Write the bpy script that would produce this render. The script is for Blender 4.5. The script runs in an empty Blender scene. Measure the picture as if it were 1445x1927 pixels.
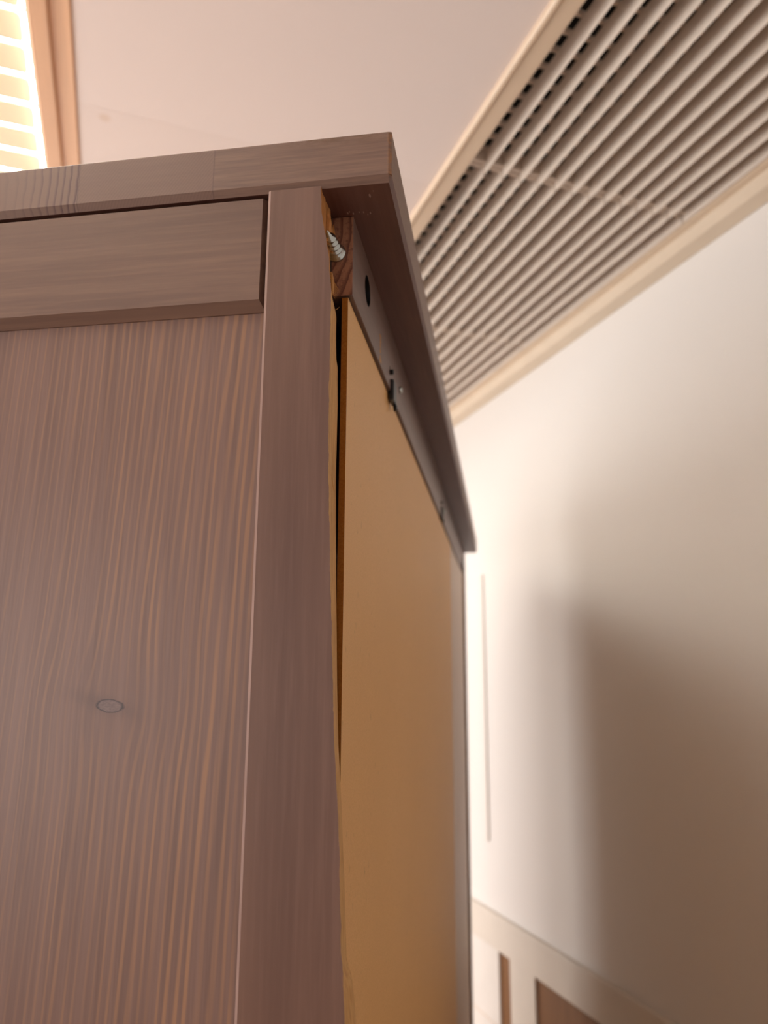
import bpy, bmesh, math, random
from mathutils import Vector, Matrix, noise

random.seed(7)
SC = bpy.context.scene
COL = SC.collection
CZ = 1.65                                   # camera height above the floor
ROOM = math.radians(28.432)                 # the room's walls are turned against the cabinet
RN = Vector((math.cos(ROOM), math.sin(ROOM), 0))    # local x of the room (towards the vent wall)
RS = Vector((-math.sin(ROOM), math.cos(ROOM), 0))   # local y of the room (along that wall)

# ------------------------------------------------------------------ camera
cd = bpy.data.cameras.new('camera')
cam = bpy.data.objects.new('camera', cd); COL.objects.link(cam)
r = Vector((0.98798984, 0.15444765, 0.00469115)); u = Vector((0.02812241, -0.20958379, 0.97738619))
f = Vector((-0.15193819, 0.9655157, 0.21141009))
m = Matrix((r, u, -f)).transposed().to_4x4(); m.translation = Vector((0, 0, CZ))
cam.matrix_world = m
cd.sensor_fit = 'VERTICAL'; cd.sensor_height = 36; cd.sensor_width = 27
cd.lens = 1421.2 / 1927 * 36
cd.clip_start = 0.01; cd.clip_end = 60
cd.dof.use_dof = True; cd.dof.focus_distance = 0.47; cd.dof.aperture_fstop = 6.0
SC.camera = cam

# ------------------------------------------------------------------ light and exposure
w = bpy.data.worlds.new('world'); SC.world = w; w.use_nodes = True
w.node_tree.nodes['Background'].inputs[0].default_value = (1.0, 0.86, 0.76, 1)
w.node_tree.nodes['Background'].inputs[1].default_value = 0.3
SC.view_settings.view_transform = 'Standard'; SC.view_settings.look = 'None'
SC.view_settings.gamma = 1; SC.view_settings.use_curve_mapping = False
SC.view_settings.exposure = 0.15
LAMP_POWER = 21.0          # emission of the louvred ceiling light's diffuser
NEAR_FILL_POWER = 21.0        # fill light at an added, unseen near window in the left wall
FAR_FILL_POWER = 68.0   # light at an added far window in the same wall, out of view
END_FILL_POWER = 32.0      # light at an unseen window added to the end wall
ADDED_PANEL_POWER = 9.5         # ceiling panel added out of sight behind the cabinet to light the wall

def room_pt(n, s, z): return RN * n + RS * s + Vector((0, 0, CZ + z))

def added_fill_light(name, n, s_mid, z_mid, ws, hz, power, inward):  # area lights added at the unseen windows
    ad = bpy.data.lights.new(name, 'AREA'); ad.shape = 'RECTANGLE'; ad.size = ws; ad.size_y = hz
    ad.energy = power; ad.color = (1.0, 0.97, 0.95)
    al = bpy.data.objects.new(name, ad); COL.objects.link(al)
    zax = -inward; y = Vector((0, 0, 1)); x = y.cross(zax)        # area lights shine along their local -z
    mm = Matrix((x, y, zax)).transposed().to_4x4(); mm.translation = room_pt(n, s_mid, z_mid)
    al.matrix_world = mm
added_fill_light('added_near_fill', -2.56, -0.85, -0.10, 1.4, 1.2, NEAR_FILL_POWER, RN)
added_fill_light('added_far_fill', -2.56, 2.4, -0.32, 1.8, 1.25, FAR_FILL_POWER, RN)
added_fill_light('added_end_fill', -1.30, 3.56, -0.40, 1.5, 1.1, END_FILL_POWER, -RS)

# ------------------------------------------------------------------ node helpers
class NT:
    def __init__(s, name):
        s.mat = bpy.data.materials.new(name); s.mat.use_nodes = True
        s.t = s.mat.node_tree; s.bsdf = s.t.nodes['Principled BSDF']
        tc = s.t.nodes.new('ShaderNodeTexCoord'); s.co = tc.outputs['Object']
        sp = s.t.nodes.new('ShaderNodeSeparateXYZ'); s.t.links.new(s.co, sp.inputs[0])
        s.x, s.y, s.z = sp.outputs
    def put(s, sock, v):
        if isinstance(v, bpy.types.NodeSocket): s.t.links.new(v, sock)
        else: sock.default_value = v
    def m(s, op, a, b=0.0, c=None, clamp=False):
        n = s.t.nodes.new('ShaderNodeMath'); n.operation = op; n.use_clamp = clamp
        s.put(n.inputs[0], a); s.put(n.inputs[1], b)
        if c is not None: s.put(n.inputs[2], c)
        return n.outputs[0]
    def vec(s, x, y, z):
        n = s.t.nodes.new('ShaderNodeCombineXYZ')
        for i, v in enumerate((x, y, z)): s.put(n.inputs[i], v)
        return n.outputs[0]
    def noise(s, sx, sy, sz, scale=1.0, detail=3.0, rough=0.5, off=0.0):
        v = s.vec(s.m('MULTIPLY_ADD', s.x, sx, off), s.m('MULTIPLY', s.y, sy), s.m('MULTIPLY', s.z, sz))
        n = s.t.nodes.new('ShaderNodeTexNoise'); s.t.links.new(v, n.inputs['Vector'])
        n.inputs['Scale'].default_value = scale; n.inputs['Detail'].default_value = detail
        n.inputs['Roughness'].default_value = rough
        return n.outputs['Fac']
    def rng(s, v, a, b, c=0.0, d=1.0, smooth=False):
        n = s.t.nodes.new('ShaderNodeMapRange'); n.clamp = True
        if smooth: n.interpolation_type = 'SMOOTHSTEP'
        s.put(n.inputs[0], v)
        for i, k in enumerate((a, b, c, d)): n.inputs[i + 1].default_value = k
        return n.outputs[0]
    def mix(s, fac, a, b):
        n = s.t.nodes.new('ShaderNodeMix'); n.data_type = 'RGBA'
        s.put(n.inputs[0], fac)
        for i, v in ((6, a), (7, b)):
            if isinstance(v, tuple): n.inputs[i].default_value = (*v[:3], 1)
            else: s.t.links.new(v, n.inputs[i])
        return n.outputs[2]
    def bump(s, h, strength=0.3, dist=0.001):
        n = s.t.nodes.new('ShaderNodeBump'); n.inputs['Strength'].default_value = strength
        n.inputs['Distance'].default_value = dist; s.t.links.new(h, n.inputs['Height'])
        s.t.links.new(n.outputs[0], s.bsdf.inputs['Normal'])
    def out(s, col, rough=0.5, metal=0.0, spec=None):
        s.put(s.bsdf.inputs['Base Color'], (*col, 1) if isinstance(col, tuple) else col)
        s.put(s.bsdf.inputs['Roughness'], rough); s.bsdf.inputs['Metallic'].default_value = metal
        if spec is not None: s.bsdf.inputs['Specular IOR Level'].default_value = spec
        return s.mat

def lin(r_, g_, b_):
    return tuple((c / 255 / 12.92) if c / 255 <= 0.04045 else ((c / 255 + 0.055) / 1.055) ** 2.4 for c in (r_, g_, b_))

# ------------------------------------------------------------------ materials
def stained(name, base, dark, light, axis, pitch=0.004, lines=0.35, rough=0.45):
    """brown stained pine; grain runs along axis"""
    n = NT(name)
    a = {'x': (2.5, 60, 60), 'y': (60, 2.5, 60), 'z': (60, 60, 2.5)}[axis]
    fine = n.noise(a[0] * 6, a[1] * 6, a[2] * 6, 1, 3, 0.6)
    mid = n.noise(a[0], a[1], a[2], 1, 3, 0.55, 3.1)
    big = n.noise(a[0] * .2, a[1] * .2, a[2] * .2, 1, 2, 0.5, 9.0)
    c = n.mix(n.rng(mid, 0.35, 0.7), base, dark)
    c = n.mix(n.m('MULTIPLY', n.rng(fine, 0.45, 0.75), lines), c, light)
    c = n.mix(n.m('MULTIPLY', n.rng(big, 0.4, 0.7), 0.35), c, dark)
    n.bump(fine, 0.12, 0.0006)
    return n.out(c, rough)

BROWN = (0.20, 0.108, 0.078); BDARK = (0.135, 0.068, 0.05); BLIGHT = (0.29, 0.165, 0.125)
M_post = stained('stained_wood_vertical', BROWN, BDARK, BLIGHT, 'z', lines=0.3)
M_railx = stained('stained_wood_across', (0.225, 0.135, 0.098), (0.15, 0.085, 0.065), (0.31, 0.185, 0.13), 'x', lines=0.35, rough=0.5)
M_raily = stained('stained_wood_along', (0.2, 0.12, 0.095), (0.13, 0.075, 0.06), (0.26, 0.16, 0.125), 'y', lines=0.25)

def panel_material():
    n = NT('pine_panel_grain')
    xk, zk = -0.2330, CZ - 0.0186
    dx = n.m('SUBTRACT', n.x, xk); dz = n.m('SUBTRACT', n.z, zk)
    gz = n.m('EXPONENT', n.m('MULTIPLY', n.m('POWER', n.m('DIVIDE', n.m('ABSOLUTE', dz), 0.03), 2.0), -1.0))
    gx = n.m('EXPONENT', n.m('MULTIPLY', n.m('POWER', n.m('DIVIDE', n.m('ABSOLUTE', dx), 0.035), 2.0), -1.0))
    push = n.m('MULTIPLY', n.m('MULTIPLY', gz, gx), n.m('MULTIPLY', dx, -0.22))
    sway = n.m('MULTIPLY', n.m('SUBTRACT', n.noise(6, 6, 1.6, 1, 1, 0.4), 0.5), 0.028)
    wob = n.m('MULTIPLY', n.m('SUBTRACT', n.noise(70, 70, 9, 1, 2, 0.5, 5), 0.5), 0.0011)
    tilt = n.m('MULTIPLY', n.z, -0.028)
    xx = n.m('ADD', n.m('ADD', n.x, push), n.m('ADD', n.m('ADD', sway, wob), tilt))
    # rings are wider towards the post
    sq = n.m('MULTIPLY', n.m('POWER', n.m('ABSOLUTE', n.m('ADD', n.x, 0.40)), 2.0), -150.0)
    ph = n.m('ADD', n.m('MULTIPLY', xx, 235.0), sq)
    irr = n.m('MULTIPLY', n.noise(60, 60, 1.2, 1, 2, 0.6, 8.0), 1.6)
    fr = n.m('FRACT', n.m('ADD', ph, irr))
    tri = n.m('ABSOLUTE', n.m('SUBTRACT', n.m('MULTIPLY', fr, 2.0), 1.0))          # 0 at the line centre
    width = n.rng(n.x, -0.30, -0.15, 0.36, 0.66)
    line = n.m('SUBTRACT', 1.0, n.m('DIVIDE', tri, width), clamp=True)
    line = n.rng(line, 0.0, 0.75, 0, 1, True)
    amt = n.m('MULTIPLY', n.rng(n.noise(90, 90, 5, 1, 3, 0.6, 2.0), 0.30, 0.62), n.rng(n.x, -0.345, -0.19, 0.35, 1.0))
    kn = n.m('SUBTRACT', 1.0, n.m('MULTIPLY', n.m('MULTIPLY', gz, gx), 0.9), clamp=True)
    line = n.m('MULTIPLY', n.m('MULTIPLY', line, amt), kn)
    base = n.mix(n.rng(n.noise(120, 120, 4, 1, 3, 0.6), 0.3, 0.7), (0.235, 0.140, 0.115), (0.18, 0.105, 0.085))
    fib = n.noise(700, 700, 14, 1, 2, 0.5)
    base = n.mix(n.m('MULTIPLY', n.rng(fib, 0.4, 0.7), 0.25), base, (0.30, 0.19, 0.155))
    c = n.mix(n.m('MULTIPLY', line, 0.85), base, (0.38, 0.205, 0.115))
    # dark smudge to both sides of the knot
    s2 = n.m('EXPONENT', n.m('MULTIPLY', n.m('ADD', n.m('POWER', n.m('DIVIDE', n.m('ABSOLUTE', n.m('ADD', dx, 0.004)), 0.02), 2.0), n.m('POWER', n.m('DIVIDE', n.m('ABSOLUTE', n.m('MULTIPLY_ADD', dx, 0.25, dz)), 0.005), 2.0)), -1.0))
    c = n.mix(n.m('MULTIPLY', s2, 0.35), c, (0.09, 0.055, 0.05))
    # the knot: grey oval with a dark rim
    e = n.m('SQRT', n.m('ADD', n.m('POWER', n.m('ABSOLUTE', n.m('DIVIDE', dx, 0.0083)), 2.0), n.m('POWER', n.m('ABSOLUTE', n.m('DIVIDE', n.m('MULTIPLY_ADD', dx, 0.06, dz), 0.0036)), 2.0)))
    e = n.m('ADD', e, n.m('MULTIPLY', n.m('SUBTRACT', n.noise(400, 400, 400, 1, 2, 0.5), 0.5), 0.3))
    inner = n.rng(e, 1.02, 0.92)
    rim = n.m('SUBTRACT', 1.0, n.m('DIVIDE', n.m('ABSOLUTE', n.m('SUBTRACT', e, 1.0)), 0.16), clamp=True)
    c = n.mix(n.m('MULTIPLY', inner, 0.8), c, n.mix(n.rng(n.noise(500, 500, 1500, 1, 2, 0.5), 0.4, 0.6), (0.17, 0.115, 0.11), (0.22, 0.15, 0.145)))
    c = n.mix(n.m('MULTIPLY', rim, 0.9), c, (0.035, 0.025, 0.03))
    n.bump(fib, 0.08, 0.0004)
    return n.out(c, 0.42)
M_panel = panel_material()

def top_material():
    n = NT('jointed_top_board')
    # glued blocks along x, each of its own tone
    blk = None
    c = (0.225, 0.132, 0.100)
    fine_x = n.noise(20, 500, 500, 1, 3, 0.6)
    fine_d = n.noise(300, 300, 300, 1, 3, 0.7, 4.0)
    base = n.mix(n.rng(fine_x, 0.35, 0.7), (0.235, 0.142, 0.105), (0.165, 0.098, 0.075))
    b2 = n.mix(n.rng(n.m('FRACT', n.m('ADD', n.m('MULTIPLY', n.x, 420), n.m('MULTIPLY', n.z, -300))), 0.0, 1.0), (0.185, 0.112, 0.088), (0.225, 0.136, 0.104))
    inb2 = n.m('MULTIPLY', n.m('GREATER_THAN', n.x, -0.2815), n.m('LESS_THAN', n.x, -0.1835))
    c = n.mix(n.m('MULTIPLY', inb2, 0.8), base, b2)
    # end-grain growth rings left of the first joint
    inb1 = n.m('MULTIPLY', n.m('GREATER_THAN', n.x, -0.345), n.m('LESS_THAN', n.x, -0.2815))
    bow = n.m('MULTIPLY', n.m('POWER', n.m('ABSOLUTE', n.m('SUBTRACT', n.z, CZ + 0.325)), 2.0), 4.0)
    ph = n.m('ADD', n.m('MULTIPLY', n.m('POWER', n.m('ABSOLUTE', n.m('ADD', n.x, 0.42)), 2.0), 760.0), n.m('MULTIPLY', bow, 60))
    ph = n.m('ADD', ph, n.m('MULTIPLY', n.noise(40, 40, 40, 1, 2, 0.5), 1.1))
    ring = n.rng(n.m('FRACT', ph), 0.55, 0.95, 0, 1, True)
    c1 = n.mix(n.m('MULTIPLY', ring, n.rng(n.x, -0.33, -0.283, 0.15, 0.95)), (0.225, 0.140, 0.108), (0.085, 0.040, 0.042))
    c = n.mix(n.m('MULTIPLY', inb1, 0.9), c, c1)
    for xj in (-0.2815, -0.1835):
        j = n.m('SUBTRACT', 1.0, n.m('DIVIDE', n.m('ABSOLUTE', n.m('SUBTRACT', n.x, xj)), 0.0006), clamp=True)
        c = n.mix(n.m('MULTIPLY', j, 0.5), c, (0.08, 0.045, 0.04))
    # wear: bare wood on the near top corner, dark rubs on the upper edge
    tz = n.rng(n.z, CZ + 0.339, CZ + 0.347, 0, 1)
    rub = n.m('MULTIPLY', tz, n.rng(n.noise(90, 90, 260, 1, 4, 0.7), 0.42, 0.6))
    rub = n.m('MULTIPLY', rub, n.m('MULTIPLY', n.rng(n.x, -0.15, -0.12), n.m('LESS_THAN', n.y, 0.43)))
    c = n.mix(n.m('MULTIPLY', rub, 0.75), c, (0.13, 0.065, 0.028))
    cx = n.m('MULTIPLY', n.rng(n.x, -0.0662, -0.0640), n.rng(n.z, CZ + 0.300, CZ + 0.345, 0.45, 1.0)); cy = n.rng(n.y, 0.430, 0.4245)
    corner = n.m('MULTIPLY', n.m('MULTIPLY', cx, cy), n.rng(n.noise(150, 150, 150, 1, 4, 0.7, 1.0), 0.46, 0.60))
    c = n.mix(n.m('MULTIPLY', corner, 0.8), c, (0.36, 0.16, 0.045))
    # paler side faces down the long edge
    fy = n.m('GREATER_THAN', n.y, 0.4285)
    c = n.mix(n.m('MULTIPLY', fy, 0.0), c, (0.3, 0.2, 0.15))
    n.bump(fine_d, 0.1, 0.0004)
    return n.out(c, 0.45)
M_top = top_material()
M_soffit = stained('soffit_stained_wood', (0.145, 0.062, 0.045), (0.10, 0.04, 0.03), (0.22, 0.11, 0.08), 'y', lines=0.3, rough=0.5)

def edge_material():
    n = NT('pale_worn_edge'); f_ = n.noise(300, 300, 20, 1, 3, 0.6)
    return n.out(n.mix(n.rng(f_, 0.3, 0.7), (0.37, 0.24, 0.205), (0.29, 0.18, 0.15)), 0.55)
M_edge = edge_material()

def torn_material():
    n = NT('torn_raw_pine')
    f_ = n.noise(900, 900, 25, 1, 4, 0.6); g = n.noise(250, 250, 12, 1, 3, 0.6, 4.0)
    c = n.mix(n.rng(f_, 0.35, 0.65), (0.70, 0.42, 0.17), (0.52, 0.27, 0.085))
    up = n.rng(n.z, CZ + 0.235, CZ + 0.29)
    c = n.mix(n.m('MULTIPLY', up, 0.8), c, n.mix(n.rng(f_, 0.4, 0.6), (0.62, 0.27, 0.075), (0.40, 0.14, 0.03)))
    c = n.mix(n.m('MULTIPLY', n.rng(g, 0.55, 0.7), 0.35), c, (0.30, 0.13, 0.04))
    n.bump(f_, 0.6, 0.001)
    return n.out(c, 0.75)
M_torn = torn_material()

def endgrain_material():
    n = NT('rail_end_grain')
    # curved growth rings
    dx = n.m('SUBTRACT', n.x, -0.135); dz = n.m('SUBTRACT', n.z, CZ + 0.305)
    rr = n.m('SQRT', n.m('ADD', n.m('POWER', n.m('ABSOLUTE', dx), 2.0), n.m('MULTIPLY', n.m('POWER', n.m('ABSOLUTE', dz), 2.0), 0.35)))
    rr = n.m('ADD', rr, n.m('MULTIPLY', n.noise(60, 60, 60, 1, 3, 0.5), 0.004))
    ring = n.rng(n.m('FRACT', n.m('MULTIPLY', rr, 170)), 0.5, 0.95, 0, 1, True)
    c = n.mix(ring, (0.33, 0.15, 0.085), (0.14, 0.05, 0.03))
    c = n.mix(n.rng(n.noise(350, 350, 350, 1, 4, 0.7), 0.5, 0.75), c, (0.11, 0.04, 0.03))
    return n.out(c, 0.75)
M_endgrain = endgrain_material()

def mdf_material(name, a, b, rough):
    n = NT(name)
    sp = n.noise(900, 900, 900, 1, 2, 0.6); bl = n.noise(6, 6, 5, 1, 3, 0.5)
    c = n.mix(n.rng(sp, 0.35, 0.7), a, b)
    c = n.mix(n.m('MULTIPLY', n.rng(bl, 0.4, 0.7), 0.3), c, b)
    dk = n.rng(n.noise(260, 260, 120, 1, 2, 0.5, 7.0), 0.70, 0.76)
    c = n.mix(n.m('MULTIPLY', dk, 0.35), c, (0.25, 0.13, 0.06))
    n.bump(sp, 0.1, 0.0005)
    return n.out(c, rough, spec=0.2)
M_mdf = mdf_material('hardboard_face', (0.80, 0.475, 0.20), (0.70, 0.40, 0.155), 0.5)
M_mdf_lit = mdf_material('hardboard_face_lit', (0.60, 0.42, 0.28), (0.53, 0.36, 0.23), 0.4)  # same hardboard, with grazing light off the wall put into its colour
M_mdfe = mdf_material('hardboard_cut_edge', (0.34, 0.125, 0.016), (0.26, 0.085, 0.008), 0.8)

def plain(name, c, rough=0.5, metal=0.0, var=0.06):
    n = NT(name)
    f_ = n.noise(12, 12, 12, 1, 3, 0.5)
    return n.out(n.mix(n.rng(f_, 0.3, 0.7), c, tuple(k * (1 - var) for k in c)), rough, metal)
M_zinc = plain('zinc_plated_steel', (0.55, 0.61, 0.61), 0.2, 1.0)
M_black = plain('black_plastic', (0.006, 0.006, 0.007), 0.4)
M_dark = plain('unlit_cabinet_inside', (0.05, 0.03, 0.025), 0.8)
M_vent = plain('beige_painted_aluminium', (0.76, 0.66, 0.57), 0.42)
M_ventframe = plain('cream_painted_frame', (0.76, 0.60, 0.44), 0.45)
M_void = plain('black_duct_lining', (0.004, 0.004, 0.004), 0.9)
M_coving = plain('cream_coving_paint', (0.76, 0.64, 0.50), 0.5)
M_cupb = plain('cream_cupboard_paint', (0.74, 0.68, 0.60), 0.45)
M_wallw = plain('white_gloss_paint', (0.80, 0.76, 0.71), 0.4)
M_floor = stained('oak_floor', (0.32, 0.17, 0.08), (0.24, 0.12, 0.055), (0.38, 0.22, 0.11), 'y', lines=0.3)

def plaster(name, a, b, stain=False):
    n = NT(name)
    f_ = n.noise(1.3, 1.3, 1.3, 1, 2, 0.5); g = n.noise(180, 180, 180, 1, 3, 0.6)
    c = n.mix(n.rng(f_, 0.3, 0.7), a, b)
    n.bump(g, 0.05, 0.001)
    return n, c
def wall_mat():
    n, c = plaster('wall_plaster', (0.79, 0.765, 0.735), (0.77, 0.745, 0.715)); return n.out(c, 0.6)
def ceil_mat():
    n, c = plaster('ceiling_plaster', (0.87, 0.77, 0.725), (0.85, 0.755, 0.71))
    # faint tan water stain next to the joint
    d = n.m('SQRT', n.m('ADD', n.m('POWER', n.m('ABSOLUTE', n.m('ADD', n.x, 0.073)), 2.0), n.m('POWER', n.m('ABSOLUTE', n.m('SUBTRACT', n.y, 1.112)), 2.0)))
    c = n.mix(n.m('MULTIPLY', n.rng(d, 0.013, 0.003, 0, 1, True), 0.35), c, (0.62, 0.42, 0.25))
    # the board past the joint is a shade duller
    c = n.mix(n.m('MULTIPLY', n.m('GREATER_THAN', n.y, 1.092), 0.10), c, (0.68, 0.55, 0.46))
    return n.out(c, 0.6)
M_wall = wall_mat(); M_ceil = ceil_mat()

def lampwood():
    n = NT('orange_pine_lamp_frame')
    f_ = n.noise(160, 4, 160, 1, 3, 0.6)
    return n.out(n.mix(n.rng(f_, 0.3, 0.7), (0.82, 0.50, 0.29), (0.70, 0.42, 0.25)), 0.45)
M_lampwood = lampwood()
def slat_mat():
    n = NT('cream_translucent_slat')
    m_ = n.out((0.85, 0.79, 0.58), 0.5)
    tr = n.t.nodes.new('ShaderNodeBsdfTranslucent'); tr.inputs[0].default_value = (0.95, 0.87, 0.60, 1)
    mx = n.t.nodes.new('ShaderNodeMixShader'); mx.inputs[0].default_value = 0.045
    o = n.t.nodes['Material Output']
    n.t.links.new(n.bsdf.outputs[0], mx.inputs[1]); n.t.links.new(tr.outputs[0], mx.inputs[2])
    n.t.links.new(mx.outputs[0], o.inputs['Surface'])
    return m_
M_slat = slat_mat()
def emis(nm, power):
    mt = bpy.data.materials.new(nm); mt.use_nodes = True
    t = mt.node_tree; t.nodes.clear()
    e = t.nodes.new('ShaderNodeEmission'); e.inputs[0].default_value = (1.0, 0.94, 0.85, 1); e.inputs[1].default_value = power
    o = t.nodes.new('ShaderNodeOutputMaterial'); t.links.new(e.outputs[0], o.inputs[0])
    return mt
M_emit = emis('lit_diffuser', LAMP_POWER); M_emit2 = emis('added_light_panel', ADDED_PANEL_POWER)
def browndoor():
    n = NT('brown_wood_back'); f_ = n.noise(60, 60, 3, 1, 3, 0.6)
    return n.out(n.mix(n.rng(f_, 0.3, 0.7), (0.24, 0.105, 0.032), (0.18, 0.075, 0.022)), 0.5)
M_browndoor = browndoor()

# ------------------------------------------------------------------ mesh helpers
def link(name, bm, mat, parent=None, smooth=False, rotz=0.0):
    me = bpy.data.meshes.new(name)
    bmesh.ops.recalc_face_normals(bm, faces=bm.faces[:])
    bm.to_mesh(me); bm.free()
    mats = mat if isinstance(mat, (list, tuple)) else [mat]
    for k in mats: me.materials.append(k)
    if smooth:
        for p in me.polygons: p.use_smooth = True
    o = bpy.data.objects.new(name, me); COL.objects.link(o)
    if parent is not None:
        o.parent = parent
        o.matrix_parent_inverse = parent.matrix_basis.inverted()   # meshes are modelled in place
    if rotz: o.rotation_euler = (0, 0, rotz)
    return o

def box(bm, x0, x1, y0, y1, z0, z1, bev=0.0, mi=0, seg=2):
    z0 += CZ; z1 += CZ
    r_ = bmesh.ops.create_cube(bm, size=1.0)
    vs = r_['verts']
    for v in vs:
        v.co = Vector(((x0 + x1) / 2 + v.co.x * (x1 - x0), (y0 + y1) / 2 + v.co.y * (y1 - y0), (z0 + z1) / 2 + v.co.z * (z1 - z0)))
    fs = list({f_ for v in vs for f_ in v.link_faces})
    for f_ in fs: f_.material_index = mi
    if bev:
        es = list({e for v in vs for e in v.link_edges})
        bmesh.ops.bevel(bm, geom=es, offset=bev, segments=seg, affect='EDGES', profile=0.6)
    return bm

def prism(bm, pts, axis, a0, a1, mi=0):
    """pts: 2D outline in the plane across axis; extruded from a0 to a1"""
    def P(p, a):
        if axis == 'x': return Vector((a, p[0], p[1] + CZ))
        if axis == 'y': return Vector((p[0], a, p[1] + CZ))
        return Vector((p[0], p[1], a + CZ))
    A = [bm.verts.new(P(p, a0)) for p in pts]; B = [bm.verts.new(P(p, a1)) for p in pts]
    n = len(pts)
    fs = [bm.faces.new(A), bm.faces.new(list(reversed(B)))]
    for i in range(n): fs.append(bm.faces.new((A[i], A[(i + 1) % n], B[(i + 1) % n], B[i])))
    for f_ in fs: f_.material_index = mi
    return fs

def lathe(bm, prof, c, axis, seg=28, mi=0):
    """prof: (distance along axis, radius)"""
    ax = Vector(axis).normalized(); t1 = ax.orthogonal().normalized(); t2 = ax.cross(t1)
    c = Vector((c[0], c[1], c[2] + CZ)); rings = []
    for d, r_ in prof:
        rings.append([bm.verts.new(c + ax * d + (t1 * math.cos(2 * math.pi * k / seg) + t2 * math.sin(2 * math.pi * k / seg)) * max(r_, 1e-5)) for k in range(seg)])
    for a, b in zip(rings, rings[1:]):
        for k in range(seg):
            f_ = bm.faces.new((a[k], a[(k + 1) % seg], b[(k + 1) % seg], b[k])); f_.material_index = mi
    for rg in (rings[0], rings[-1]):
        try:
            f_ = bm.faces.new(rg); f_.material_index = mi
        except ValueError: pass

def empty(name, loc, label, cat, rotz=0.0, group=None):
    o = bpy.data.objects.new(name, None); COL.objects.link(o)
    o.location = loc; o.rotation_euler = (0, 0, rotz); o.empty_display_size = 0.1
    o['label'] = label; o['category'] = cat
    if group: o['group'] = group
    bpy.context.view_layer.update()
    return o

def tag(o, label, cat, group=None):
    o['label'] = label; o['category'] = cat
    if group: o['group'] = group
    return o

def struct(name, bm, mat, label=None, parent=None):
    o = link(name, bm, mat, parent, rotz=ROOM if parent is None else 0)
    o['kind'] = 'structure'
    if label: o['label'] = label; 
    return o

# ------------------------------------------------------------------ the room
WN = 1.043; NL = -2.6; S0 = -2.6; S1 = 3.6; HC = 0.85; FL = -CZ
LN0, LN1, LS0, LS1 = -0.80, -0.166, 0.20, 2.0        # opening of the ceiling light
VN0, VN1, VS0, VS1 = 0.509, 0.988, -0.20, 2.90       # opening of the vent
bm = bmesh.new(); box(bm, NL, WN, S0, S1, FL - 0.1, FL); struct('floor', bm, M_floor, 'wooden floor of the room')
bm = bmesh.new()
def slab(n0, n1, s0, s1, dz=0.0):
    if n1 > n0 and s1 > s0: box(bm, n0, n1, s0, s1, HC - dz, HC + 0.12)
JS = 1.092                                            # joint between the ceiling boards
def board(n0, n1, s0, s1):
    if s0 < JS < s1:
        slab(n0, n1, s0, JS - 0.0001); slab(n0, n1, JS, s1, 0.00015)
    else: slab(n0, n1, s0, s1, 0.0 if s1 <= JS else 0.00015)
board(NL, LN0, S0, S1); board(LN0, LN1, S0, LS0); board(LN0, LN1, LS1, S1)
board(LN1, VN0, S0, S1); board(VN0, VN1, S0, VS0); board(VN0, VN1, VS1, S1); board(VN1, WN, S0, S1)
struct('ceiling', bm, M_ceil, 'pinkish plaster ceiling with a faint board joint')
bm = bmesh.new(); box(bm, WN, WN + 0.12, S0, S1, FL, HC + 0.12); struct('wall_right', bm, M_wall, 'plain wall under the long ceiling vent')
EW = (-2.10, -0.50, -1.0, 0.20)  # opening of the window added to the end wall
bm = bmesh.new()
box(bm, NL, EW[0], S1, S1 + 0.12, FL, HC + 0.12); box(bm, EW[1], WN, S1, S1 + 0.12, FL, HC + 0.12)
box(bm, EW[0], EW[1], S1, S1 + 0.12, FL, EW[2]); box(bm, EW[0], EW[1], S1, S1 + 0.12, EW[3], HC + 0.12)
struct('wall_far', bm, M_wall, 'end wall beyond the cabinet')
bm = bmesh.new()
for a, b, c, d in ((EW[0], EW[0] + .05, EW[2], EW[3]), (EW[1] - .05, EW[1], EW[2], EW[3]), (EW[0] + .05, EW[1] - .05, EW[2], EW[2] + .05), (EW[0] + .05, EW[1] - .05, EW[3] - .05, EW[3])):
    box(bm, a, b, S1 + 0.04, S1 + 0.10, c, d, 0.004)
struct('added_window_3', bm, M_wallw, 'white framed window added to the end wall for its light')
bm = bmesh.new(); box(bm, NL, WN, S0 - 0.12, S0, FL, HC + 0.12); struct('wall_back', bm, M_wall, 'plain wall closing the near end of the room')
bm = bmesh.new()                                      # left wall with openings for two added, unseen windows
wz0, wz1 = -0.97, 0.47
WINS = ((-1.6, -0.1), (1.45, 3.35))
for a, b in ((S0, WINS[0][0]), (WINS[0][1], WINS[1][0]), (WINS[1][1], S1)): box(bm, NL - 0.12, NL, a, b, FL, HC + 0.12)
for w0, w1 in WINS:
    box(bm, NL - 0.12, NL, w0, w1, FL, wz0); box(bm, NL - 0.12, NL, w0, w1, wz1, HC + 0.12)
struct('wall_left', bm, M_wall, 'wall with openings for two added windows')
for i, (w0, w1) in enumerate(WINS):
    bm = bmesh.new(); mid = (w0 + w1) / 2
    for a, b, c, d in ((w0, w0 + .05, wz0, wz1), (w1 - .05, w1, wz0, wz1), (w0 + .05, w1 - .05, wz0, wz0 + .05), (w0 + .05, w1 - .05, wz1 - .05, wz1), (mid - .02, mid + .02, wz0 + .05, wz1 - .05)):
        box(bm, NL - 0.10, NL - 0.04, a, b, c, d, 0.004)
    struct('added_window_%d' % (i + 1), bm, M_wallw, 'white framed window added to the left wall for its light')

# cream coving where the ceiling meets the wall
bm = bmesh.new()
pts = [(WN, HC), (0.990, HC), (0.990, HC - 0.007), (0.999, HC - 0.015), (1.006, HC - 0.021), (WN - 0.004, HC - 0.023), (WN, HC - 0.021)]
prism(bm, pts, 'y', S0, S1)
struct('trim_1', bm, M_coving, 'cream moulding between vent and wall')

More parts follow.
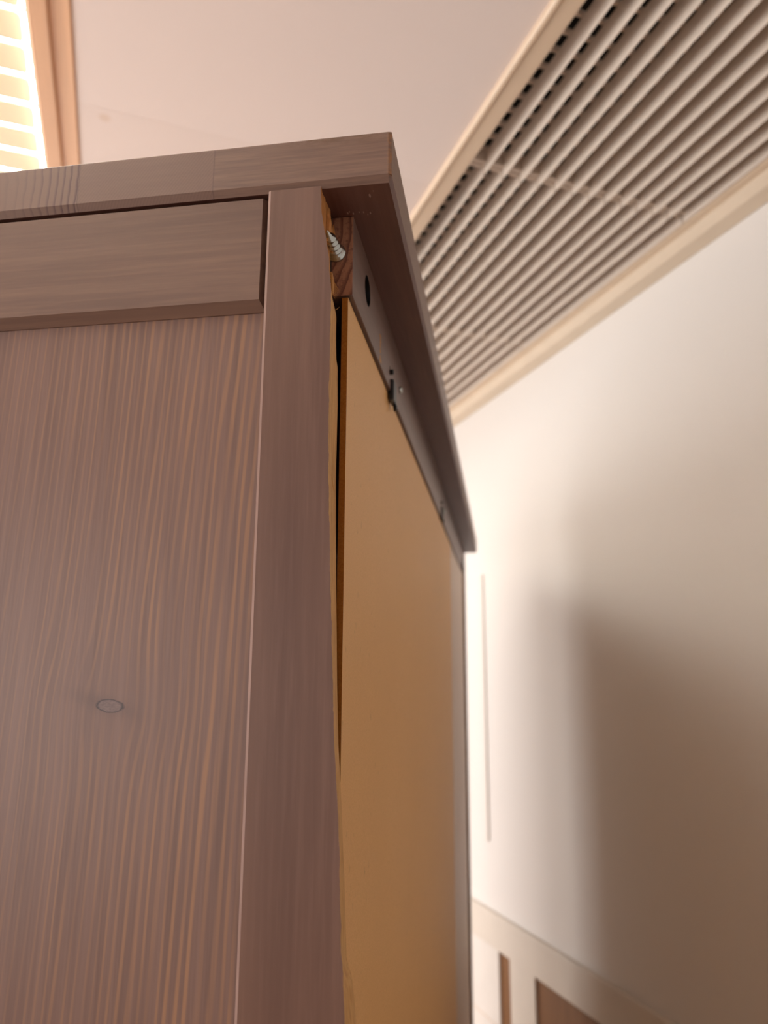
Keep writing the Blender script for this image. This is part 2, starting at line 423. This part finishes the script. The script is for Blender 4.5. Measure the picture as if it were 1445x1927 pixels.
# ------------------------------------------------------------------ louvred ceiling vent
vent = empty('ceiling_vent', room_pt((VN0 + VN1) / 2, 1.3, HC), 'long beige louvred air vent set in the ceiling beside the wall', 'air vent', ROOM)
def rlink(name, bm, mat, parent, smooth=False):
    """parts modelled in room coordinates, turned with the room"""
    me = bpy.data.meshes.new(name)
    bmesh.ops.recalc_face_normals(bm, faces=bm.faces[:]); bm.to_mesh(me); bm.free()
    for k in (mat if isinstance(mat, (list, tuple)) else [mat]): me.materials.append(k)
    if smooth:
        for p in me.polygons: p.use_smooth = True
    o = bpy.data.objects.new(name, me); COL.objects.link(o); o.parent = parent
    o.matrix_parent_inverse = parent.matrix_world.inverted() @ Matrix.Rotation(ROOM, 4, 'Z')
    return o
bm = bmesh.new()
# near long side of the frame, with a raised rounded outer lip
pts = [(0.470, HC), (0.470, HC - 0.006), (0.4725, HC - 0.0095), (0.4765, HC - 0.010), (0.479, HC - 0.007), (0.506, HC - 0.007), (0.509, HC - 0.005), (0.509, HC + 0.05), (0.5065, HC + 0.05), (0.5065, HC)]
prism(bm, pts, 'y', VS0 - 0.035, VS1 + 0.035)
box(bm, 0.509, 0.985, VS0 - 0.035, VS0, HC - 0.007, HC, 0.001)
box(bm, 0.509, 0.985, VS1, VS1 + 0.035, HC - 0.007, HC, 0.001)
box(bm, 0.973, 0.9895, VS0, VS1, HC - 0.004, HC + 0.05, 0.001)
rlink('frame', bm, M_ventframe, vent)
bm = bmesh.new()
box(bm, VN0, VN1, VS0, VS1, HC + 0.10, HC + 0.11)
box(bm, VN0 - 0.004, VN0, VS0, VS1, HC + 0.05, HC + 0.11); box(bm, VN1, VN1 + 0.004, VS0, VS1, HC + 0.0, HC + 0.11)
rlink('duct_lining', bm, M_void, vent)
PITCH = 0.0352
js = [-0.19, 0.42, 1.03, 1.64, 2.25, 2.86]
for i in range(len(js) - 1):
    a, b = js[i] + 0.0015, js[i + 1] - 0.0015
    bm = bmesh.new()
    k = 0
    while True:
        nl = 0.546 + k * PITCH                        # lower lip of this blade
        if nl > 0.972: break
        A, B = 0.0020, 0.0350
        t = 0.0009
        d = Vector((-A, B)).normalized(); nn = Vector((d.y, -d.x))
        low = Vector((nl, HC - 0.001)); top = low + Vector((-A, B))
        pr = [low + nn * t, top + nn * t, top - nn * t, low - nn * t]
        # small rounded bead on the lip
        bead = [low + Vector((math.cos(q), math.sin(q))) * 0.0014 for q in [math.radians(g) for g in range(0, 360, 45)]]
        prism(bm, [tuple(p) for p in pr], 'y', a, b)
        prism(bm, [tuple(p) for p in bead], 'y', a, b)
        k += 1
    # comb bars carrying the blades
    s = a + 0.0205
    step = 0.0320
    while s < b - 0.004:
        box(bm, VN0, 0.973, s - 0.0028, s + 0.0028, HC + 0.0355, HC + 0.043)
        s += step
    box(bm, VN0, 0.973, a, a + 0.008, HC + 0.016, HC + 0.036)
    box(bm, VN0, 0.973, b - 0.008, b, HC + 0.016, HC + 0.036)
    rlink('louver_panel', bm, M_vent, vent)

# ------------------------------------------------------------------ louvred ceiling light
lamp = empty('ceiling_light', room_pt((LN0 + LN1) / 2, 1.1, HC), 'glowing ceiling light with cream louvres in an orange pine frame', 'ceiling light', ROOM)
bm = bmesh.new()
# two steps of pine moulding along each long side and across the ends
for sgn in (0, 1):
    def X(v): return v if sgn == 0 else (LN0 + LN1) - v
    p1 = [(X(-0.166), HC + 0.05), (X(-0.166), HC - 0.006), (X(-0.164), HC - 0.008), (X(-0.143), HC - 0.008), (X(-0.1405), HC - 0.006), (X(-0.1405), HC - 0.002), (X(-0.138), HC - 0.002), (X(-0.115), HC - 0.003), (X(-0.113), HC - 0.002), (X(-0.113), HC), (X(-0.164), HC), (X(-0.164), HC + 0.05)]
    prism(bm, p1, 'y', LS0 - 0.05, LS1 + 0.05)
for s_a, s_b in ((LS0 - 0.05, LS0), (LS1, LS1 + 0.05)):
    box(bm, LN0, LN1, s_a, s_b, HC - 0.011, HC, 0.002)
rlink('frame', bm, M_lampwood, lamp)
bm = bmesh.new(); box(bm, LN0 + .004, LN1 - .004, LS0 + .004, LS1 - .004, HC + 0.085, HC + 0.09); rlink('diffuser', bm, M_emit, lamp)
bm = bmesh.new()
for n0, n1, s0, s1 in ((LN0, LN0 + .004, LS0, LS1), (LN1 - .004, LN1, LS0, LS1), (LN0, LN1, LS0, LS0 + .004), (LN0, LN1, LS1 - .004, LS1)):
    box(bm, n0, n1, s0, s1, HC, HC + 0.09)
rlink('housing', bm, M_wallw, lamp)
s = 0.9563 - 0.0612 * 12; proto = None
while s < LS1:
    if s - 0.047 > LS0:
        if proto is None:
            bm = bmesh.new()
            # rounded-corner board: width along the room's length, turned a little about its long axis
            L0, L1, wd, rc = LN0 + 0.02, -0.180, 0.050, 0.009
            out = [(L0, -wd / 2), ]
            ol = []
            for cx_, cy_, a0 in ((L1 - rc, -wd / 2 + rc, -90), (L1 - rc, wd / 2 - rc, 0), (L0 + rc, wd / 2 - rc, 90), (L0 + rc, -wd / 2 + rc, 180)):
                for q in range(0, 91, 15):
                    aa = math.radians(a0 + q); ol.append((cx_ + rc * math.cos(aa), cy_ + rc * math.sin(aa)))
            fs = prism(bm, ol, 'z', -0.0012 - CZ, 0.0012 - CZ)
            rot = Matrix.Rotation(math.radians(-3), 4, 'X')
            bmesh.ops.transform(bm, matrix=rot, verts=bm.verts[:])
            proto = rlink('louver', bm, M_slat, lamp); o = proto
            base = proto.matrix_parent_inverse.copy()
        else:
            o = proto.copy(); COL.objects.link(o); o.parent = lamp; o.matrix_parent_inverse = base
        o.location = (0, s - 0.024, CZ + HC + 0.020)
    s += 0.0612
s = 0.9563 - 0.0612 * 12
while s < LS1:
    if s > LS0 + 0.01:
        bm = bmesh.new(); box(bm, -0.186, -0.170, s + 0.001, s + 0.006, HC + 0.016, HC + 0.020, 0.001)
        rlink('louver_clip', bm, M_wallw, lamp)
    s += 0.0612

# unseen light panel added behind the cabinet to light the wall beyond
lp2 = empty('ceiling_light', room_pt(0.17, 1.85, HC), 'slim white light panel added out of sight behind the cabinet top', 'ceiling light', ROOM)
bm = bmesh.new()
for a in ((0.02, 0.32, 1.50, 1.51), (0.02, 0.32, 2.19, 2.20), (0.02, 0.03, 1.51, 2.19), (0.31, 0.32, 1.51, 2.19)):
    box(bm, *a, HC - 0.020, HC, 0.001)
rlink('frame', bm, M_wallw, lp2)
bm = bmesh.new(); box(bm, 0.03, 0.31, 1.51, 2.19, HC - 0.016, HC - 0.001); rlink('diffuser', bm, M_emit2, lp2)

# ------------------------------------------------------------------ things on the wall beyond the cabinet
bm = bmesh.new(); box(bm, WN - 0.006, WN, 2.040, 2.060, -0.456, 0.300, 0.003)
o = link('cable_cover', bm, M_wallw, rotz=ROOM); tag(o, 'thin white vertical cable cover on the wall beyond the cabinet', 'cable cover')

cup = empty('wall_cupboard', room_pt(WN, 1.6, FL), 'low built-in cupboard against the wall with a cream ledge and open brown bay', 'cupboard', ROOM)
bm = bmesh.new(); box(bm, 1.028, WN, 0.2, 2.9, -0.716, -0.629, 0.003); rlink('ledge', bm, M_cupb, cup)
bm = bmesh.new(); box(bm, 1.032, WN, 1.985, 2.9, FL, -0.716, 0.002)
rlink('door', bm, M_wallw, cup)
bm = bmesh.new(); box(bm, 1.032, WN, 1.80, 1.925, FL, -0.716, 0.002); rlink('stile', bm, M_cupb, cup)
bm = bmesh.new(); box(bm, 1.040, WN, 0.2, 1.80, FL, -0.716); box(bm, 1.040, WN, 1.925, 1.985, FL, -0.716)
rlink('bay_back', bm, M_browndoor, cup)
bm = bmesh.new(); box(bm, 1.0312, 1.034, 1.985, 2.9, -0.905, -0.900); rlink('drawer_gap', bm, M_vent, cup)

# ------------------------------------------------------------------ the cabinet
XR = -0.063; XL = -0.60; Y0 = 0.424; Y1 = 1.95
ZT = 0.347; ZB = 0.3112
cab = empty('cabinet', Vector((-0.33, 1.19, 0)), 'brown stained wooden cabinet with a torn rear corner post and hardboard back', 'cabinet')

# top board: face, chamfers, soffit
bm = bmesh.new()
c1 = 0.0045
prof = [(Y0 + 0.0006, ZT), (Y0, ZT - 0.0008), (Y0, ZB + c1), (Y0 + c1 * 0.7, ZB), (Y1 - c1, ZB), (Y1, ZB + c1), (Y1, ZT)]
n = len(prof)
# loft along x with the same little chamfer on the right end
xs = [(XL - 0.03, 0.0), (XR - c1 * 0.45, 0.0), (XR, 1.0)]
def ringv(x, e):
    vs = []
    for (y, z) in prof:
        if e:
            y = min(max(y, Y0 + 0.0012), Y1 - 0.0012)
            z = max(z, ZB + c1)
        vs.append(bm.verts.new((x, y, z + CZ)))
    return vs
R = [ringv(*q) for q in xs]
for a, b in zip(R, R[1:]):
    for i in range(n):
        j = (i + 1) % n
        f_ = bm.faces.new((a[i], a[j], b[j], b[i]))
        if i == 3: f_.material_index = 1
bm.faces.new(R[0]); bm.faces.new(list(reversed(R[-1])))
bmesh.ops.remove_doubles(bm, verts=bm.verts[:], dist=1e-5)
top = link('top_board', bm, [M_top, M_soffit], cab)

# flecks stuck to the soffit
bm = bmesh.new()
for (x, y, s_) in ((-0.0795, 0.4385, 1.5), (-0.0942, 0.4565, .9), (-0.090, 0.4555, .7), (-0.087, 0.456, .8), (-0.0825, 0.4575, 1.0), (-0.0845, 0.459, .6), (-0.098, 0.4555, 1.0), (-0.0965, 0.454, .8), (-0.0765, 0.434, .5)):
    s_ *= 0.0008
    vs = bmesh.ops.create_icosphere(bm, subdivisions=1, radius=1.0)['verts']
    for v in vs: v.co = Vector((x + v.co.x * s_ * 0.7, y + v.co.y * s_ * 2.0, ZB + CZ + v.co.z * s_ * 0.4))
o = link('debris_fleck', bm, M_edge, top); o['kind'] = 'stuff'

# the torn rear post
XP = -0.1447
fe = [(0.3112, -.1093), (.293, -.1085), (.2763, -.1057), (.2588, -.103), (.234, -.101), (.1631, -.101), (.1143, -.1002), (.0488, -.0976), (-.0086, -.0951), (-.037, -.0938), (-.0824, -.0904), (-.1341, -.0885), (-.1741, -.0856), (-.24, -.081), (-.36, -.075), (-2, -.075)]
be = [(0.3112, -.1089), (.304, -.1083), (.296, -.1078), (.287, -.1088), (.275, -.1082), (.252, -.1078), (.243, -.1060), (.232, -.1034), (.1728, -.1022), (.1212, -.1025), (.0518, -.1009), (-.0091, -.0992), (-.0393, -.098), (-.0743, -.0955), (-.111, -.0933), (-.155, -.0912), (-.1647, -.0878), (-.1844, -.0855), (-.24, -.081), (-.36, -.075), (-2, -.075)]
def interp(t, z):
    for (z0, v0), (z1, v1) in zip(t, t[1:]):
        if z >= z1: return v0 + (v1 - v0) * (z0 - z) / (z0 - z1)
    return t[-1][1]
bm = bmesh.new()
zs = [0.3112 - i * 0.002 for i in range(280)]
zs += [-0.30, -0.36, -1.0, -CZ]
zs = sorted({round(z, 5) for z in zs if z >= -CZ}, reverse=True)
NC = 9; YB = 0.4575
rows = []
for z in zs:
    rough_ = 1.0 if z > -0.34 else 0.0
    f0 = interp(fe, z); b0 = interp(be, z)
    f0 += rough_ * 0.0005 * noise.noise(Vector((0, 3.0, z * 90))) + rough_ * 0.00025 * noise.noise(Vector((1, 3.0, z * 400)))
    row = [bm.verts.new((XP, YB, z + CZ)), bm.verts.new((XP, Y0 + 0.0009, z + CZ)), bm.verts.new((XP + 0.0017, Y0, z + CZ))]
    for k in range(NC):
        t = k / (NC - 1)
        x = f0 + (b0 - f0) * t
        y = Y0 + (0.450 - Y0) * t
        if 0 < k:
            steps = math.floor((noise.noise(Vector((t * 5.0, 0.0, z * 22.0))) + 1) * 3) / 3 - 1
            amp = 0.0022 if z > 0.24 else 0.0008
            x += rough_ * amp * (steps * 0.5 - 0.35) * math.sin(math.pi * min(1, t * 1.0)) + rough_ * 0.0005 * noise.noise(Vector((t * 30, 5, z * 35)))
        row.append(bm.verts.new((x, y, z + CZ)))
    row.append(bm.verts.new((min(b0 - (0.0022 if z > 0.2 else 0.0008), -0.075), YB, z + CZ)))
    rows.append(row)
nn_ = len(rows[0])
for a, b in zip(rows, rows[1:]):
    for i in range(nn_):
        j = (i + 1) % nn_
        f_ = bm.faces.new((a[i], a[j], b[j], b[i]))
        torn = (3 <= i <= nn_ - 2) and (a[0].co.z - CZ) > -0.36
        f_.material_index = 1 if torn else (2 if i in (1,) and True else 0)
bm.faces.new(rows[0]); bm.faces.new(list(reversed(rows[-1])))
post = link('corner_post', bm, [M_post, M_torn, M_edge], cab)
post['label'] = 'corner post with its rear edge torn away, raw wood showing'

# upright shards of torn wood behind the post's top
def shard(bm, pts, wx, wy):
    """tapered fibre following pts (x,y,z)"""
    rings = []
    m_ = len(pts)
    for i, p in enumerate(pts):
        t = i / (m_ - 1); k = (1 - t) ** 0.6 + 0.05
        p = Vector((p[0], p[1], p[2] + CZ))
        rings.append([bm.verts.new(p + Vector((a * wx * k, b * wy * k, 0))) for a, b in ((-.5, -.5), (.5, -.5), (.5, .5), (-.5, .5))])
    for a, b in zip(rings, rings[1:]):
        for q in range(4): bm.faces.new((a[q], a[(q + 1) % 4], b[(q + 1) % 4], b[q]))
    bm.faces.new(rings[0]); bm.faces.new(list(reversed(rings[-1])))
bm = bmesh.new()
shard(bm, [(-.1092, .441, .280), (-.1080, .441, .287), (-.1074, .440, .296), (-.1080, .440, .3050)], .0042, .008)
shard(bm, [(-.1088, .450, .279), (-.1072, .4505, .284), (-.1064, .451, .291), (-.1068, .451, .3005)], .0040, .005)
shard(bm, [(-.1090, .4455, .280), (-.1078, .4455, .286), (-.1071, .446, .294), (-.1076, .446, .303)], .0028, .005)
o = link('torn_shard', bm, M_torn, post)
# fan of splinters above the hardboard corner
def one_splinter(*a):
    bm = bmesh.new(); shard(bm, *a); link('splinter', bm, M_torn, post)
for k in range(7):
    q = k / 6
    one_splinter([(-.1052 + 0.00015 * k, .441, .2585 - .012 * q), (-.1042 - 0.0001 * k, .4440, .2535 - .0085 * q), (-.1008 - 0.00050 * k, .4485, .2480 - .0050 * q)], .0012, .0022)
one_splinter([(-.1045, .449, .236), (-.1027, .4495, .2367), (-.1012, .450, .2385)], .0005, .0006)
one_splinter([(-.1022, .440, .122), (-.1012, .441, .114), (-.1002, .442, .107)], .0006, .0012)

# rest of the post's section towards the inside
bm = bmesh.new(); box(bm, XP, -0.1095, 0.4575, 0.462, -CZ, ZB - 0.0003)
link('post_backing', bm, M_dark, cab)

# side frame rail (proud board with chamfers) and grained side panel
bm = bmesh.new()
yf = 0.4262; yb = 0.4325
def frus(bm, x0, x1, z0, z1, cx0, cx1, cz0, cz1, ya, ybk):
    a = [(x0 + cx0, ya, z0 + cz0), (x1 - cx1, ya, z0 + cz0), (x1 - cx1, ya, z1 - cz1), (x0 + cx0, ya, z1 - cz1)]
    b = [(x0, ybk, z0), (x1, ybk, z0), (x1, ybk, z1), (x0, ybk, z1)]
    c = [(x, 0.447, z) for x, _, z in b]
    A, B, Cc = [[bm.verts.new((p[0], p[1], p[2] + CZ)) for p in q] for q in (a, b, c)]
    bm.faces.new(A); bm.faces.new(list(reversed(Cc)))
    for P, Q in ((A, B), (B, Cc)):
        for i in range(4): bm.faces.new((P[i], P[(i + 1) % 4], Q[(i + 1) % 4], Q[i]))
frus(bm, -0.56, -0.1462, 0.2290, 0.3088, 0.002, 0.0028, 0.0062, 0.0012, yf, yb)
link('side_rail', bm, M_railx, cab)
bm = bmesh.new(); box(bm, -0.57, XP + 0.004, 0.4295 + 0.004, 0.447, -1.55, 0.24); link('side_panel', bm, M_panel, cab)
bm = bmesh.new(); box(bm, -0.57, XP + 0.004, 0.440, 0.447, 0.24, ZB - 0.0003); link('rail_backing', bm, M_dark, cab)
bm = bmesh.new(); box(bm, -0.60, -0.56, Y0, 0.4575, -CZ, ZB - 0.0003, 0.001); link('corner_post', bm, M_post, cab)
bm = bmesh.new(); box(bm, -0.56, XP, yf, 0.447, -1.60, -1.50, 0.002); link('side_rail', bm, M_railx, cab)

# far end
for a, b in ((-0.135, -0.0935), (-0.60, -0.56)):
    bm = bmesh.new(); box(bm, a, b, 1.912, Y1 - 0.004, -CZ, ZB - 0.0003, 0.0012); link('corner_post', bm, M_post, cab)
bm = bmesh.new(); box(bm, -0.56, -0.135, 1.925, 1.940, -1.60, ZB - 0.0003); link('side_panel', bm, M_panel, cab)
# front (towards the room, seen only from elsewhere)
for k in range(3):
    ya = 0.46 + k * 0.484
    bm = bmesh.new(); box(bm, -0.598, -0.58, ya, ya + 0.480, -1.55, 0.30, 0.003); d_ = link('door', bm, M_post, cab)
    bm = bmesh.new(); lathe(bm, [(0, .006), (.012, .006), (.016, .013), (.022, .013), (.025, .008)], (-0.598, ya + 0.44, -0.5), (-1, 0, 0)); link('knob', bm, M_black, d_, True)
bm = bmesh.new(); box(bm, -0.598, -0.14, 0.447, 1.925, -1.60, -1.58); link('bottom_board', bm, M_post, cab)

# back rail with a drilled cam hole
bm = bmesh.new(); box(bm, -0.1135, -0.0947, 0.459, 1.912, 0.2515, ZB - 0.0003, 0.0004, 0, 1)
for f_ in bm.faces:
    if f_.calc_center_median().y < 0.4595: f_.material_index = 1
rail = link('back_rail', bm, [M_raily, M_endgrain, M_black], cab)
cb = bmesh.new()
lathe(cb, [(-0.012, .0118), (0.006, .0118)], (-0.0947, 0.517, 0.2855), (1, 0, 0), 40)
lathe(cb, [(-0.010, .0022), (0.006, .0022)], (-0.0947, 0.632, 0.2712), (1, 0, 0), 16)
for f_ in cb.faces: f_.material_index = 0
cme = bpy.data.meshes.new('cutter'); bmesh.ops.recalc_face_normals(cb, faces=cb.faces[:]); cb.to_mesh(cme); cb.free(); cme.materials.append(M_black)
co = bpy.data.objects.new('cutter', cme); COL.objects.link(co)
md = rail.modifiers.new('holes', 'BOOLEAN'); md.operation = 'DIFFERENCE'; md.object = co; md.solver = 'EXACT'
try: md.material_mode = 'TRANSFER'
except Exception: pass
bpy.context.view_layer.update()
dg = bpy.context.evaluated_depsgraph_get()
nm = bpy.data.meshes.new_from_object(rail.evaluated_get(dg))
rail.modifiers.clear(); rail.data = nm
bpy.data.objects.remove(co)

# chipped stain on the rail: small raw spots, slightly sunk slivers of bare wood
bm = bmesh.new()
for y, z, h_, w_ in ((.5772, .2765, .0028, .0022), (.5785, .2725, .004, .0016), (.5775, .268, .003, .0012), (.5778, .2635, .0035, .0012), (.5785, .2555, .0026, .003), (.5775, .2585, .002, .001)):
    vs = bmesh.ops.create_icosphere(bm, subdivisions=2, radius=1.0)['verts']
    for v in vs: v.co = Vector((-0.0947 + v.co.x * 0.0004, y + v.co.y * w_ * 1.7 * (1 + .4 * noise.noise(v.co * 3)), z + CZ + v.co.z * h_ * .6))
o = link('chipped_spot', bm, M_torn, rail)

# panel clips and small screws on the rail
for y, zc, sy, sc_ in ((.6455, .2530, .6962, .2750), (1.2072, .2600, 1.262, .274), (1.83, .2640, 1.87, .276)):
    bm = bmesh.new()
    box(bm, -0.0965, -0.0915, y - 0.0095, y + 0.0095, zc - 0.010, zc + 0.0095, 0.0015)
    lathe(bm, [(0, .0024), (.003, .0024), (.0035, .0015)], (-0.0947, y - 0.013, zc + 0.0145), (1, 0, 0), 12)
    lathe(bm, [(0, .003), (.003, .003), (.0035, .002)], (-0.0947, y + 0.010, zc - 0.0115), (1, 0, 0), 12)
    cl = link('panel_clip', bm, M_black, rail)
    bm = bmesh.new(); lathe(bm, [(-0.001, .0036), (0.0012, .0036), (0.0026, .0028), (0.003, .001)], (-0.0947, sy, sc_), (1, 0, 0), 20)
    link('screw', bm, M_zinc, rail, True)

# the exposed connecting screw between post and rail
bm = bmesh.new()
ctr = (-0.1062, 0.4595, 0.2832)
prof = [(0.004, .0030), (0.0, .0030), (-0.0004, .0066), (-0.0012, .0069), (-0.0022, .0067), (-0.0028, .0058), (-0.0040, .0052)]
d_ = -0.0040; r_ = .0047
for k in range(4):
    prof += [(d_ - .0006, r_ * .84), (d_ - .0024, r_ * .82), (d_ - .0034, r_ * 1.12), (d_ - .0040, r_ * 1.06)]
    d_ -= .0042; r_ -= .0004
prof += [(d_ - .001, r_ * .7), (d_ - .0075, .0004)]
lathe(bm, prof, ctr, (0, 1, 0), 32)
# lean the thread rings a little so they read as a helix
for v in bm.verts:
    t = (v.co.y - 0.4575)
    if t < -0.002: v.co.y += (v.co.x + 0.1062) * 0.35
link('connecting_screw', bm, M_zinc, cab, True)

# hardboard back: the near sheet stands in front, the far sheet follows
def sheet(name, ya, yb_, xface, th, ztop, zbot, bow, mats):
    bm = bmesh.new(); NY, NZ = 24, 40
    def X(y, z):
        ty = (y - ya) / (yb_ - ya); tz = (ztop - z) / (ztop - zbot)
        return xface + bow * math.sin(math.pi * min(1, max(0, ty))) ** 1 * (1 - math.exp(-tz * 6)) * (0.4 + 0.6 * math.cos(tz * 1.2))
    F = [[bm.verts.new((X(y, z), y, z + CZ)) for z in [ztop + (zbot - ztop) * j / NZ for j in range(NZ + 1)]] for y in [ya + (yb_ - ya) * i / NY for i in range(NY + 1)]]
    Bk = [[bm.verts.new((v.co.x - th, v.co.y, v.co.z)) for v in col_] for col_ in F]
    for i in range(NY):
        for j in range(NZ):
            bm.faces.new((F[i][j], F[i + 1][j], F[i + 1][j + 1], F[i][j + 1]))
            bm.faces.new((Bk[i][j], Bk[i][j + 1], Bk[i + 1][j + 1], Bk[i + 1][j]))
    for i in range(NY):
        for j in (0, NZ):
            q = bm.faces.new((F[i][j], F[i + 1][j], Bk[i + 1][j], Bk[i][j])); q.material_index = 1
    for j in range(NZ):
        for i in (0, NY):
            q = bm.faces.new((F[i][j], F[i][j + 1], Bk[i][j + 1], Bk[i][j])); q.material_index = 1
    return link(name, bm, mats, cab)
sheet('back_panel', 0.4605, 1.452, -0.0978, 0.0042, 0.2505, -1.60, 0.004, [M_mdf, M_mdfe])
o = sheet('back_panel', 1.458, 1.911, -0.0982, 0.0042, 0.2512, -1.60, 0.001, [M_mdf_lit, M_mdfe])
o['label'] = 'far hardboard sheet with light from the wall put into its colour'
